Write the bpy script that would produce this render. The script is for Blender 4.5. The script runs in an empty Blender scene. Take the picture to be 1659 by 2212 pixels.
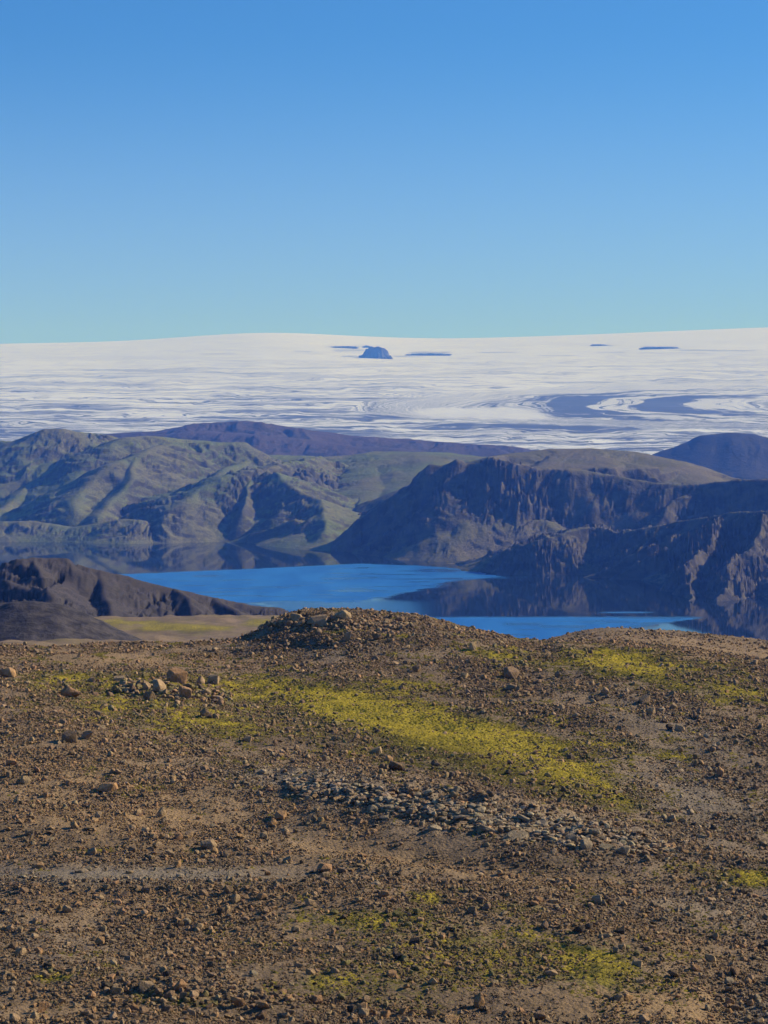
import bpy, bmesh, math, random
import numpy as np
from mathutils import Vector, Euler
R = math.radians
random.seed(7); rng = np.random.default_rng(7)
sc = bpy.context.scene
col = sc.collection

# ------------------------------------------------------------------ camera
F, CX, VH, ZC = 4773.0, 829.5, 856.0, 267.0     # focal length, centre column and eye-level row; metres above the lake
cam_d = bpy.data.cameras.new('camera'); cam = bpy.data.objects.new('camera', cam_d); col.objects.link(cam)
cam.location = (0, 0, ZC); cam.rotation_euler = (R(90), 0, 0)
cam_d.sensor_fit = 'AUTO'; cam_d.sensor_width = 36; cam_d.lens = 36 * F / 2212
cam_d.shift_y = -(1106 - VH) / 2212
cam_d.clip_start = 1; cam_d.clip_end = 120000
sc.camera = cam
# ------------------------------------------------------------------ sky, sun, exposure
SUN_EL, SUN_AZ = 28.5, 19.0                     # azimuth from +X (right) towards +Y (away)
w = bpy.data.worlds.new('World'); sc.world = w; w.use_nodes = True
nt = w.node_tree; nt.nodes.clear()
sky = nt.nodes.new('ShaderNodeTexSky'); sky.sky_type = 'NISHITA'; sky.sun_disc = False
sky.sun_elevation = R(SUN_EL); sky.sun_rotation = R(90 - SUN_AZ)
sky.altitude = 700; sky.air_density = 1.0; sky.dust_density = 0.1; sky.ozone_density = 4.0
tcw = nt.nodes.new('ShaderNodeTexCoord'); sp = nt.nodes.new('ShaderNodeSeparateXYZ'); cb = nt.nodes.new('ShaderNodeCombineXYZ')
az_ = nt.nodes.new('ShaderNodeMath'); az_.operation = 'ABSOLUTE'; mz = nt.nodes.new('ShaderNodeMath'); mz.operation = 'MULTIPLY_ADD'
mz.inputs[1].default_value = 1.6; mz.inputs[2].default_value = .13
nt.links.new(tcw.outputs['Generated'], sp.inputs[0]); nt.links.new(sp.outputs[2], az_.inputs[0]); nt.links.new(az_.outputs[0], mz.inputs[0])
nt.links.new(sp.outputs[0], cb.inputs[0]); nt.links.new(sp.outputs[1], cb.inputs[1]); nt.links.new(mz.outputs[0], cb.inputs[2])
nrm_ = nt.nodes.new('ShaderNodeVectorMath'); nrm_.operation = 'NORMALIZE'; nt.links.new(cb.outputs[0], nrm_.inputs[0]); nt.links.new(nrm_.outputs[0], sky.inputs[0])
hs = nt.nodes.new('ShaderNodeHueSaturation'); hs.inputs['Hue'].default_value = .499; hs.inputs['Saturation'].default_value = 1.25
bg = nt.nodes.new('ShaderNodeBackground'); bg.inputs['Strength'].default_value = 0.121
wo = nt.nodes.new('ShaderNodeOutputWorld')
tn = nt.nodes.new('ShaderNodeVectorMath'); tn.operation = 'MULTIPLY'; tn.inputs[1].default_value = (1.03, .98, 1.06)
nt.links.new(sky.outputs[0], hs.inputs['Color']); nt.links.new(hs.outputs[0], tn.inputs[0]); hz1 = nt.nodes.new('ShaderNodeMapRange'); hz1.interpolation_type = 'SMOOTHSTEP'; nt.links.new(az_.outputs[0], hz1.inputs[0])
for k_, v_ in zip((1, 2, 3, 4), (0., .17, .55, 0.)): hz1.inputs[k_].default_value = v_
hmx = nt.nodes.new('ShaderNodeMix'); hmx.data_type = 'RGBA'; hmx.inputs[7].default_value = (2.1, 3.05, 5.6, 1)
nt.links.new(hz1.outputs[0], hmx.inputs[0]); nt.links.new(tn.outputs[0], hmx.inputs[6]); nt.links.new(hmx.outputs[2], bg.inputs['Color']); nt.links.new(bg.outputs[0], wo.inputs[0])
sd = bpy.data.lights.new('sun', 'SUN'); sd.energy = 5.0; sd.angle = R(0.53); sd.color = (1.0, 0.885, 0.72)
sun = bpy.data.objects.new('sun', sd); col.objects.link(sun)
S = Vector((math.cos(R(SUN_EL)) * math.cos(R(SUN_AZ)), math.cos(R(SUN_EL)) * math.sin(R(SUN_AZ)), math.sin(R(SUN_EL))))
sun.rotation_euler = S.to_track_quat('Z', 'Y').to_euler(); sun.location = (0, 0, 900)
sc.view_settings.view_transform = 'Standard'; sc.view_settings.look = 'None'
sc.view_settings.gamma = 1; sc.view_settings.use_curve_mapping = False
sc.view_settings.exposure = 0.5
HAZE_DENSITY = 8e-5

# ------------------------------------------------------------------ numpy noise
def _hash(ix, iy, seed):
    h = (ix.astype(np.int64) * 374761393 + iy.astype(np.int64) * 668265263 + seed * 1442695041) & 0xFFFFFFFF
    h = ((h ^ (h >> 13)) * 1274126177) & 0xFFFFFFFF
    return (h ^ (h >> 16)) & 0xFFFFFFFF
def noise2(x, y, seed=0):
    x = np.asarray(x, float); y = np.asarray(y, float)
    x0 = np.floor(x); y0 = np.floor(y); fx = x - x0; fy = y - y0
    def g(ax, ay):
        a = _hash(x0 + ax, y0 + ay, seed) / 4294967296.0 * 2 * math.pi
        return np.cos(a) * (fx - ax) + np.sin(a) * (fy - ay)
    s = fx * fx * fx * (fx * (fx * 6 - 15) + 10); t = fy * fy * fy * (fy * (fy * 6 - 15) + 10)
    a = g(0, 0) * (1 - s) + g(1, 0) * s; b = g(0, 1) * (1 - s) + g(1, 1) * s
    return (a * (1 - t) + b * t) * 1.5
def fbm(x, y, o=4, seed=0, gain=.5):
    r = 0; a = 1; f = 1
    for k in range(o): r = r + a * noise2(x * f, y * f, seed + k * 17); a *= gain; f *= 2.03
    return r
def ridged(x, y, o=4, seed=0, gain=.5):
    r = 0; a = 1; f = 1
    for k in range(o): r = r + a * (1 - 2 * np.abs(noise2(x * f, y * f, seed + k * 17))); a *= gain; f *= 2.03
    return r
def sstep(a, b, x): t = np.clip((x - a) / (b - a), 0, 1); return t * t * (3 - 2 * t)
def blur(a, n, ax):
    k = np.hanning(2 * n + 3)[1:-1]; k /= k.sum()
    p = [(0, 0), (0, 0)]; p[ax] = (n, n); b = np.pad(a, p, mode='edge')
    return np.apply_along_axis(lambda m: np.convolve(m, k, 'valid'), ax, b)

# ------------------------------------------------------------------ object helpers
def tag(o, label=None, cat=None, group=None, kind=None):
    if label: o['label'] = label
    if cat: o['category'] = cat
    if group: o['group'] = group
    if kind: o['kind'] = kind
    return o
def grid_mesh(name, X, Y, Z, mat, attrs={}, smooth=True):
    n, m = X.shape
    me = bpy.data.meshes.new(name)
    co = np.stack([X, Y, Z], -1).reshape(-1, 3).astype(np.float32)
    i = np.arange(n * m).reshape(n, m)
    q = np.stack([i[:-1, :-1], i[:-1, 1:], i[1:, 1:], i[1:, :-1]], -1).reshape(-1, 4).astype(np.int32)
    me.vertices.add(len(co)); me.vertices.foreach_set('co', co.ravel())
    me.loops.add(q.size); me.loops.foreach_set('vertex_index', q.ravel())
    me.polygons.add(len(q)); me.polygons.foreach_set('loop_start', np.arange(len(q), dtype=np.int32) * 4)
    me.update(calc_edges=True)
    me.polygons.foreach_set('use_smooth', [smooth] * len(q))
    for k, v in attrs.items():
        a = me.attributes.new(k, 'FLOAT', 'POINT'); a.data.foreach_set('value', v.ravel().astype(np.float32))
    me.materials.append(mat)
    o = bpy.data.objects.new(name, me); col.objects.link(o); return o
def wx(u, D): return (u - CX) / F * D
def wz(v, D): return ZC - (v - VH) / F * D

# ------------------------------------------------------------------ shader helper
class N:
    def __init__(s, name, rough=0.9, spec=0.25):
        s.m = bpy.data.materials.new(name); s.m.use_nodes = True; s.t = s.m.node_tree
        s.b = s.t.nodes['Principled BSDF']; s.b.inputs['Roughness'].default_value = rough
        s.b.inputs['Specular IOR Level'].default_value = spec
        s.pos = s.t.nodes.new('ShaderNodeNewGeometry').outputs['Position']
    def put(s, sock, v):
        if isinstance(v, bpy.types.NodeSocket): s.t.links.new(v, sock)
        elif isinstance(v, (tuple, list)) and len(v) == 3 and sock.type == 'RGBA': sock.default_value = (*v, 1)
        else: sock.default_value = v
    def noise(s, scale, detail=4, rough=.55, vec=None, dist=0, stretch=None):
        n = s.t.nodes.new('ShaderNodeTexNoise'); n.inputs['Scale'].default_value = scale; n.inputs['Detail'].default_value = detail
        n.inputs['Roughness'].default_value = rough; n.inputs['Distortion'].default_value = dist
        v = vec or s.pos
        if stretch:
            mp = s.t.nodes.new('ShaderNodeMapping'); s.put(mp.inputs[0], v); mp.inputs['Scale'].default_value = stretch; v = mp.outputs[0]
        s.put(n.inputs['Vector'], v); return n.outputs['Fac']
    def voro(s, scale, feature='F1', out='Distance', vec=None):
        n = s.t.nodes.new('ShaderNodeTexVoronoi'); n.feature = feature; n.inputs['Scale'].default_value = scale
        s.put(n.inputs['Vector'], vec or s.pos); return n.outputs[out]
    def attr(s, name, typ='GEOMETRY', out='Fac'):
        n = s.t.nodes.new('ShaderNodeAttribute'); n.attribute_type = typ; n.attribute_name = name; return n.outputs[out]
    def rng(s, v, a, b, c=0., d=1., smooth=True):
        n = s.t.nodes.new('ShaderNodeMapRange'); n.interpolation_type = 'SMOOTHSTEP' if smooth else 'LINEAR'
        s.put(n.inputs[0], v)
        for k, x in zip((1, 2, 3, 4), (a, b, c, d)): n.inputs[k].default_value = x
        return n.outputs[0]
    def math(s, op, a, b=0., c=None, clamp=False):
        n = s.t.nodes.new('ShaderNodeMath'); n.operation = op; n.use_clamp = clamp
        s.put(n.inputs[0], a); s.put(n.inputs[1], b)
        if c is not None: s.put(n.inputs[2], c)
        return n.outputs[0]
    def mix(s, f, a, b, blend='MIX'):
        n = s.t.nodes.new('ShaderNodeMix'); n.data_type = 'RGBA'; n.blend_type = blend
        s.put(n.inputs[0], f); s.put(n.inputs[6], a); s.put(n.inputs[7], b); return n.outputs[2]
    def bump(s, h, dist, strength=1., prev=None):
        n = s.t.nodes.new('ShaderNodeBump'); s.put(n.inputs['Height'], h); n.inputs['Distance'].default_value = dist
        n.inputs['Strength'].default_value = strength
        if prev is not None: s.t.links.new(prev, n.inputs['Normal'])
        return n.outputs[0]
    def done(s, c, nrm=None):
        s.put(s.b.inputs['Base Color'], c)
        if nrm is not None: s.t.links.new(nrm, s.b.inputs['Normal'])
        return s.m

# ------------------------------------------------------------------ materials
def mat_ground():
    s = N('stony_soil', .95, .1)
    moss, rust, grey = s.attr('moss'), s.attr('rust'), s.attr('grey')
    fine = s.noise(6, 5, .7); mid = s.noise(.9, 4, .6); big = s.noise(.12, 3)
    soil = s.mix(s.rng(big, .38, .62), (.168, .118, .070), (.262, .180, .104))
    soil = s.mix(rust, soil, (.33, .215, .105))
    soil = s.mix(grey, soil, (.235, .19, .135))
    soil = s.mix(s.rng(s.noise(14, 3, .7), .35, .65), s.mix(.35, soil, (.03, .025, .02)), soil)
    pale = s.rng(s.voro(5.5, out='Color'), .60, .75)
    soil = s.mix(s.math('MULTIPLY', s.rng(fine, .5, .6), .55), soil, s.mix(.6, soil, (.28, .20, .14)))
    mc = s.mix(s.rng(s.noise(1.6, 4, .7), .35, .65), (.11, .092, .022), (.34, .265, .034))
    mm = s.math('ADD', moss, s.math('MULTIPLY', s.math('SUBTRACT', s.noise(2.2, 5, .75), .5), 1.9))
    c = s.mix(s.rng(mm, .34, .72), soil, s.mix(s.rng(moss, .35, .95), (.125, .108, .034), mc))
    h = s.math('ADD', s.math('MULTIPLY', s.voro(4.2, 'F1'), -.6), fine)
    return s.done(c, s.bump(h, .16, .9, s.bump(mid, .5, .6)))
def mat_rock():
    s = N('basalt_stone', .95, .08)
    tint = s.attr('tint', 'INSTANCER', 'Color')
    tc = s.t.nodes.new('ShaderNodeTexCoord').outputs['Object']
    n1 = s.noise(2.4, 5, .65, tc); n2 = s.noise(9, 4, .7, tc)
    c = s.mix(s.rng(n1, .35, .65), s.mix(.35, tint, (.03, .024, .02)), tint)
    c = s.mix(s.math('MULTIPLY', s.rng(n2, .55, .7), .35), c, (.34, .28, .21))
    return s.done(c, s.bump(n2, .12, .7, s.bump(n1, .2, .5)))
def mat_moss():
    s = N('moss_cushion', 1., .0)
    a = s.attr('shade'); n = s.noise(3.2, 4, .7)
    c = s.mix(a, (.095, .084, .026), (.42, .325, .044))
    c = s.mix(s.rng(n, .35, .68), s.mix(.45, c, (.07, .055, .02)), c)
    return s.done(c, s.bump(s.noise(16, 4, .7), .05, .8))
def mat_hill(name, green, tan, rock, nscale=1., gz=(.80, .93), bump=3.):
    s = N(name, .95, .05)
    g = s.t.nodes.new('ShaderNodeNewGeometry'); sp = s.t.nodes.new('ShaderNodeSeparateXYZ')
    s.t.links.new(g.outputs['True Normal'], sp.inputs[0]); nz = sp.outputs[2]
    n1 = s.noise(.006 * nscale, 5, .6); n2 = s.noise(.03 * nscale, 5, .65); n3 = s.noise(.12 * nscale, 4, .7)
    st = s.math('ADD', nz, s.math('MULTIPLY', s.math('SUBTRACT', n2, .5), .35))
    veg = s.rng(st, gz[0], gz[1])
    soft = s.mix(s.rng(n1, .38, .62), green, tan)
    soft = s.mix(s.rng(n3, .35, .7), s.mix(.35, soft, rock), soft)
    c = s.mix(veg, s.mix(s.rng(n2, .35, .65), rock, s.mix(.5, rock, tan)), soft)
    h = s.math('ADD', n2, s.math('MULTIPLY', n3, .45))
    return s.done(c, s.bump(h, bump / nscale, .7))
def mat_water():
    s = N('lake_water', .02, .5); b = s.b
    r = s.attr('ripple')
    s.b.inputs['IOR'].default_value = 1.33
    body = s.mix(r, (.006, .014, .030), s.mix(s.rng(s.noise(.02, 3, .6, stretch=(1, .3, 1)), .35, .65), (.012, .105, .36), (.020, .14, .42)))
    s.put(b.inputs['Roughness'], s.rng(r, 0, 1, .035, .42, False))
    n = s.noise(.05, 3, .6, stretch=(1, .35, 1))
    s.put(b.inputs['Specular IOR Level'], s.rng(r, 0, 1, .5, .30, False))
    nb = s.bump(s.noise(.5, 3, .6, stretch=(.5, 1, 1)), .01, .3)
    return s.done(body, nb)
def mat_ice():
    s = N('glacier_ice', .8, .2)
    cx_ = s.t.nodes.new('ShaderNodeCombineXYZ'); s.put(cx_.inputs[0], s.attr('phi')); s.put(cx_.inputs[1], s.attr('along'))
    l1 = s.noise(1.0, 5, .68, cx_.outputs[0], stretch=(1.0, 1.5, 1)); l2 = s.noise(1.0, 3, .6, cx_.outputs[0], stretch=(1.9, 2.6, 1))
    band = s.rng(l1, .47, .57); thin = s.rng(s.math('ABSOLUTE', s.math('SUBTRACT', l2, .5)), .006, .034, 1., 0.)
    amt = s.attr('amount'); d = s.math('ADD', s.math('MULTIPLY', amt, s.math('ADD', s.math('MULTIPLY', band, .85), s.math('MULTIPLY', thin, .95))), s.attr('streak'))
    d = s.math('ADD', d, s.math('MULTIPLY', s.attr('extra'), s.math('ADD', s.math('ADD', s.math('MULTIPLY', band, .62), s.math('MULTIPLY', thin, .3)), .26)), clamp=True)
    n = s.noise(.004, 5, .65, stretch=(.5, 1, 1))
    c = s.mix(d, (.62, .64, .71), (.05, .056, .068))
    c = s.mix(s.math('MULTIPLY', s.rng(n, .45, .7), .12), c, (.35, .40, .5))
    return s.done(c, s.bump(n, 12, .4))
def mat_flat(name, c1, c2, sc_, bumpd):
    s = N(name, .95, .1); n = s.noise(sc_, 5, .65)
    return s.done(s.mix(s.rng(n, .35, .65), c1, c2), s.bump(n, bumpd, .8))

M_ground, M_rock, M_moss = mat_ground(), mat_rock(), mat_moss()
M_green = mat_hill('mossy_hillside', (.125, .152, .060), (.145, .138, .074), (.048, .046, .048), 1., (.78, .90), 4.)
M_cliff = mat_hill('cliff_hillside', (.125, .118, .058), (.150, .128, .085), (.036, .034, .038), 1.3, (.78, .91), 4.)
M_brown = mat_hill('brown_hillside', (.060, .046, .046), (.085, .060, .056), (.035, .032, .034), .7, (.86, .95), 6.)
M_blue = mat_hill('dark_hillside', (.034, .034, .036), (.045, .042, .044), (.025, .025, .028), .7, (.86, .95), 6.)
M_ash = mat_hill('ash_ridge', (.060, .050, .046), (.078, .067, .066), (.038, .035, .036), 5., (.78, .93), 2.2)
M_sand = mat_flat('dark_ash', (.028, .025, .026), (.068, .058, .056), .22, 1.2)
M_lake, M_ice = mat_water(), mat_ice()
M_base = mat_flat('highland_ground', (.06, .05, .04), (.09, .075, .06), .01, 2.)
M_farrock = mat_flat('far_rock', (.035, .035, .04), (.065, .06, .06), .02, 8.)

# ------------------------------------------------------------------ ground sheet under everything
gx, gy = np.meshgrid(np.linspace(-9400, 9400, 20), np.linspace(-1900, 29400, 30))
tag(grid_mesh('ground', gx, gy, gx * 0 - 6, M_base), 'broad dark highland ground beneath the hills and ice', kind='structure')

# ------------------------------------------------------------------ ridge ("tent") height fields
def tents(X, Y, ridges, floor=-8.):
    H = np.full(X.shape, floor, float); Sg = np.zeros(X.shape); Dg = np.full(X.shape, 1e3); Pg = np.zeros(X.shape); Gg = np.ones(X.shape)
    off = 0
    for pts, kf, kb, r, *gf in ridges:
        reach = gf[1] if len(gf) > 1 else 1e9; gf = gf[0] if gf else 1.
        P = [(wx(u, D), D, wz(v, D)) for u, v, D in pts]; s0 = off
        for (x0, y0, z0), (x1, y1, z1) in zip(P[:-1], P[1:]):
            dx, dy = x1 - x0, y1 - y0; L2 = dx * dx + dy * dy; L = math.sqrt(L2)
            tr = ((X - x0) * dx + (Y - y0) * dy) / L2; t = np.clip(tr, 0, 1); over = (tr - t) * L
            ex, ey = X - (x0 + t * dx), Y - (y0 + t * dy)
            k = np.where(ey < 0, kf, kb); ke = np.maximum(k, .6) / k
            dp2 = np.maximum(ex * ex + ey * ey - over * over, 0); d = np.sqrt(dp2 + (over * ke) ** 2)
            h = z0 + t * (z1 - z0) - k * (np.sqrt(d * d + r * r) - r)
            h = h - np.clip(d - reach, 0, None) * .9
            m = h > H; H[m] = h[m]; Sg[m] = (s0 + tr * L)[m]; Dg[m] = d[m]; Pg[m] = (k * d)[m]; Gg[m] = gf
            s0 += L
        off = s0 + 333.
    return H, Sg, Dg, Pg, Gg
def polar(u0, u1, nu, d0, d1, nd):
    U, D = np.meshgrid(np.linspace(u0, u1, nu), np.geomspace(d0, d1, nd)); return U, D, wx(U, D)
def hill(name, label, U, D, X, ridges, mat, gul=(60, 10), rough=(90, 8), slant=.5, soft=8, cut=None, seed=1, attrs={}, crag=0):
    W = 18 * soft / 8 + (6 if crag > 3 else 0)
    Xw = X + W * fbm(X / 140, D / 140, 3, seed); Yw = D + W * fbm(X / 140 + 9, D / 140, 3, seed + 5)
    if crag > 3: Xw = Xw + 5 * fbm(X / 34, D / 34, 3, seed + 6)
    H, s, d, drop_, gf = tents(Xw, Yw, ridges); gf = blur(blur(gf, 10, 0), 10, 1)
    H = blur(blur(H, soft // 3, 0), soft // 3, 1)
    lam, amp = gul
    irr = np.clip(.75 + 1.1 * fbm(X / (lam * 4.5), D / (lam * 7), 3, seed + 8), .15, 1.9)
    sw = s + slant * drop_ + lam * .7 * fbm(X / (lam * 2.2), D / (lam * 2.2), 3, seed + 9)
    g = irr * ((ridged(sw / lam, drop_ / (lam * 2.2), 3, seed + 2, .5) - 1) + .45 * (ridged(sw / (lam * .36), drop_ / (lam * .7), 3, seed + 4, .6) - 1))
    if crag: g = g + irr * crag / amp * (ridged(sw / (lam * .5), (H + drop_ * .3) / (lam * .45), 4, seed + 12, .6) - 1)
    a = np.clip(d / (lam * .7), .35 * (gf > 1.5), 1)
    H = H + gf * amp * g * a * sstep(-5, 25, H) + np.sqrt(gf) * rough[1] * fbm(X / rough[0], D / rough[0], 5, seed + 3, .48) * np.clip(.25 + d / 80, 0, 1) * sstep(-8, 30, H)
    if cut is not None: H = cut(U, D, H)
    o = grid_mesh(name, X, D, H, mat, attrs)
    return tag(o, label, kind='structure')

# ------------------------------------------------------------------ glacier
U, D = np.meshgrid(np.linspace(-520, 2180, 620), np.geomspace(7700, 28500, 300))
top_v = np.interp(U, [-520, 0, 250, 430, 560, 640, 750, 950, 1200, 1659, 2180], [756, 741, 737, 724, 715, 717, 724, 731, 724, 705, 694])
prof_D = np.array([7700, 8400, 9200, 10500, 12000, 14000, 17000, 20000, 23500, 26000, 28500])
prof_t = np.array([-1.08, -.92, -.78, -.55, -.27, .0, .30, .56, .84, 1.0, .90])      # 0 = eye level, 1 = skyline
T = np.interp(D, prof_D, prof_t); T = blur(T, 6, 0); top_v = blur(top_v, 40, 1)
V = np.where(T < 0, VH - T * 150, VH - T * (VH - top_v))
Zg = wz(V, D) + 6 * fbm(U / 260, D / 1300, 4, 31) * sstep(26500, 20000, D)
Uw = U + 26 * fbm(U / 160, V / 16, 3, 60); Vw = V + 4.5 * fbm(U / 190, V / 18, 4, 41) + 1.0 * fbm(U / 30, V / 7, 3, 44)
Uw = Uw + 60 * fbm(U / 420, V / 30, 2, 63)
r = np.sqrt(((Uw - 1950) / 1030) ** 2 + ((Vw - 876) / 47) ** 2)
r2 = np.sqrt(((Uw - 1060) / 150) ** 2 + ((Vw - 893) / 17) ** 2)
sw = sstep(1.15, .85, r); phi = Vw * .16 * (1 - sw) + sw * (r * 8.5 + 40)
line = .5 + .5 * fbm(phi * 1.25, U / 700, 4, 51, .62)
lines = sstep(.42, .64, line); broad = .5 + .6 * fbm(U / 260, phi * .35, 4, 52)
base = np.interp(V, [715, 770, 800, 830, 870, 900, 925, 950, 1000], [.0, .14, .30, .42, .70, 1., 1., 1., 1.])
left = sstep(330, 60, U) * sstep(893, 925, Vw) * .75
inner = sstep(.92, .78, r)
core = inner * sstep(.15, .45, broad)
core = core * .8; left = left * sstep(.25, .55, broad)
low = sstep(885, 930, Vw) * sstep(.3, .6, broad) * .7
clean = 1 - .8 * sstep(1.05, .6, r2)
extra = (core + left + low) * clean; amt = np.clip(base * clean, 0, 1)
debris = 0 * U
def streak(u0, u1, v0, th, s_): return s_ * sstep(0, .25, (U - u0) / (u1 - u0)) * sstep(1, .75, (U - u0) / (u1 - u0)) * np.exp(-((V - v0 - 1.2 * noise2(U / 60, V * 0 + v0)) / th) ** 2)
for a in [(420, 520, 764, 1.0, .35), (630, 680, 760, 1, .3), (0, 420, 799, 1.2, .3), (300, 760, 796, 1.0, .25), (380, 750, 806, 2.2, .3), (0, 300, 808, 1, .2), (1020, 1130, 761, 1.1, .5),
          (1150, 1250, 769, 1, .4), (1270, 1330, 746, 1.2, .55), (1380, 1470, 750, 2.0, .75), (1280, 1360, 762, 1, .4), (1440, 1659, 757, 1.2, .5), (1360, 1560, 763, 1, .35),
          (700, 790, 749, 1.6, .6), (710, 800, 757, 2.2, .45), (870, 985, 762, 2.2, .6), (840, 920, 769, 1.2, .4), (730, 790, 770, 1.2, .5), (0, 1000, 861, 1.2, .45), (0, 540, 868, 1., .45)]: debris += streak(*a)
tag(grid_mesh('glacier', wx(U, D), D, Zg, M_ice, {'streak': np.clip(debris, 0, 1), 'extra': np.clip(extra, 0, 1.2), 'amount': amt, 'phi': phi, 'along': U / 700}), 'wide white ice cap with swirling grey debris bands below the sky', kind='structure')
gl_tab = (U[0], D[:, 0], Zg)
def glacier_z(u, d):
    i = int(np.searchsorted(gl_tab[1], d)); j = int(np.searchsorted(gl_tab[0], u)); return float(gl_tab[2][i, j])

# rock standing out of the ice: (u, base v, width, height) at its distance
def nunatak(u, v, wpx, hpx, Dd, seed, label):
    j = int(np.argmin(np.abs(gl_tab[0] - u))); col_v = VH + (ZC - Zg[:, j]) * F / gl_tab[1]
    k = int(np.nonzero((col_v <= v) & (gl_tab[1] > 15000))[0][0]); Dd = float(gl_tab[1][k])
    Wm, Hm = wpx / F * Dd, hpx / F * Dd * (1 if hpx > 15 else .75)
    n = 46; a, b = np.meshgrid(np.linspace(-1, 1, n), np.linspace(-1, 1, n))
    rr = np.sqrt(a * a + b * b)
    prof = sstep(1.0, .42, rr + (.28 if hpx > 15 else .6) * fbm(a * 2.3 + seed, b * 2.3, 3, seed))
    h = Hm * (prof * (.88 - .12 * np.abs(a) + .16 * fbm(a * 2.2, b * 2 + seed, 3, seed + 3)) - .06) 
    o = grid_mesh('rock_outcrop', a * Wm * .5, b * Wm * .35, h, M_farrock)
    o.location = (wx(u, Dd), Dd, float(Zg[k, j])); tag(o, label, 'rock outcrop', 'rocks standing out of the glacier')
nunatak(812, 774, 74, 27, 19000, 3, 'blunt dark rock peak standing alone out of the white glacier')
nunatak(793, 752, 20, 7, 20500, 5, 'tiny dark rock tip just left above the blunt glacier peak')
nunatak(1425, 753, 86, 5, 20500, 8, 'long low dark rock strip high on the right of the glacier')
nunatak(1293, 747, 36, 4, 20800, 11, 'short thin rock strip on the glacier left of the longer one')
nunatak(925, 767, 100, 5, 19200, 13, 'thin dark rock sliver on the ice right of the blunt peak')
nunatak(745, 752, 60, 5, 20200, 15, 'flat dark rock sliver on the ice left of the blunt peak')

# ------------------------------------------------------------------ far hills
U, D, X = polar(60, 1420, 420, 6600, 8600, 110)
hill('brown_hill', 'broad purple-brown hill between the green hills and the glacier', U, D, X, [
    ([(60, 962, 7700), (150, 950, 7600), (230, 937, 7500), (330, 930, 7500), (430, 915, 7500), (520, 909, 7500), (560, 909, 7500), (640, 925, 7500), (760, 940, 7500),
      (880, 948, 7500), (1000, 958, 7500), (1060, 960, 7500), (1150, 970, 7500), (1300, 990, 7400)], .22, .3, 90),
    ([(330, 938, 7300), (430, 932, 7200), (540, 938, 7100), (650, 948, 7100), (760, 962, 7000), (900, 972, 7000)], .25, .2, 60)], M_brown, (150, 10), (170, 6), .4, 10, seed=21)
U, D, X = polar(1340, 2250, 300, 6000, 8200, 120)
hill('blue_hill', 'steep dark blue hill at the right behind the near cliffs', U, D, X, [
    ([(1360, 998, 7000), (1420, 976, 7000), (1480, 957, 7000), (1530, 939, 7000), (1580, 932, 7000), (1620, 935, 7000), (1700, 952, 7000), (1900, 985, 7000), (2200, 1000, 7000)], .46, .3, 35)],
    M_blue, (140, 8), (150, 6), .4, 10, seed=24)

# ------------------------------------------------------------------ green hills on the far shore
U, D, X = polar(-420, 1180, 700, 3700, 5600, 235)
hill('green_hills', 'olive green hills with dark gullies on the far left shore', U, D, X, [
    ([(-400, 975, 5300), (-200, 962, 5200), (0, 952, 5100), (30, 953, 5050), (70, 942, 5000), (105, 926, 4950), (145, 925, 4950), (185, 934, 5000), (235, 942, 5100), (300, 958, 5200)], .42, .5, 15),
    ([(145, 925, 4950), (120, 975, 4840), (75, 1040, 4680), (20, 1085, 4520), (-40, 1115, 4380)], .45, .45, 8),
    ([(30, 953, 5050), (-20, 1000, 4900), (-70, 1050, 4720), (-140, 1100, 4500)], .45, .45, 8),
    ([(530, 965, 5050), (435, 952, 4950), (375, 946, 4900), (325, 941, 4850), (270, 944, 4800), (235, 957, 4750), (200, 985, 4700), (165, 1025, 4620), (120, 1075, 4460), (80, 1108, 4330)], .5, .4, 22),
    ([(560, 978, 4850), (515, 955, 4800), (400, 955, 4750), (340, 964, 4650), (300, 980, 4550), (240, 1003, 4480), (195, 1030, 4420), (180, 1065, 4330), (160, 1100, 4220)], .5, .45, 14),
    ([(300, 980, 4550), (290, 1020, 4440), (255, 1070, 4310), (215, 1110, 4180)], .55, .5, 6),
    ([(450, 985, 4760), (400, 1025, 4580), (345, 1065, 4420), (300, 1100, 4280), (262, 1125, 4180)], .5, .45, 10),
    ([(560, 985, 4800), (490, 1010, 4600), (420, 1050, 4430), (360, 1085, 4280), (310, 1118, 4150)], .52, .45, 10),
    ([(700, 988, 4750), (620, 1000, 4500), (545, 1017, 4310), (475, 1033, 4260), (425, 1058, 4210), (385, 1095, 4130), (350, 1130, 4070)], .55, .25, 5, 2.),
    ([(545, 1017, 4310), (600, 1024, 4270), (620, 1045, 4210), (650, 1066, 4150), (690, 1078, 4110), (702, 1110, 4020), (700, 1150, 3910)], .62, .3, 3, 2.2),
    ([(555, 1020, 4300), (540, 1060, 4220), (520, 1100, 4130)], .85, .8, 2, 2.),
    ([(450, 986, 5000), (600, 983, 5000), (700, 987, 5000), (830, 976, 5000), (930, 976, 4900), (1000, 986, 4800), (1150, 992, 4700)], .2, .3, 120, .3),
    ([(830, 980, 4900), (810, 1040, 4500), (770, 1100, 4200), (735, 1150, 3960), (720, 1180, 3850)], .26, .3, 90, .3),
    ([(930, 990, 4700), (900, 1060, 4350), (850, 1130, 4050), (800, 1180, 3880)], .26, .3, 90, .3),
    ([(-420, 1128, 4150), (0, 1127, 4140), (60, 1125, 4140), (150, 1138, 4110), (220, 1129, 4105), (270, 1120, 4105), (300, 1122, 4090), (325, 1145, 4060)], .42, .5, 16),
    ([(718, 1180, 3830), (735, 1179, 3825), (750, 1183, 3820)], .5, .5, 3),
    ], M_green, (46, 5), (120, 6), .9, 5, seed=33, crag=.9)

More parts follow.
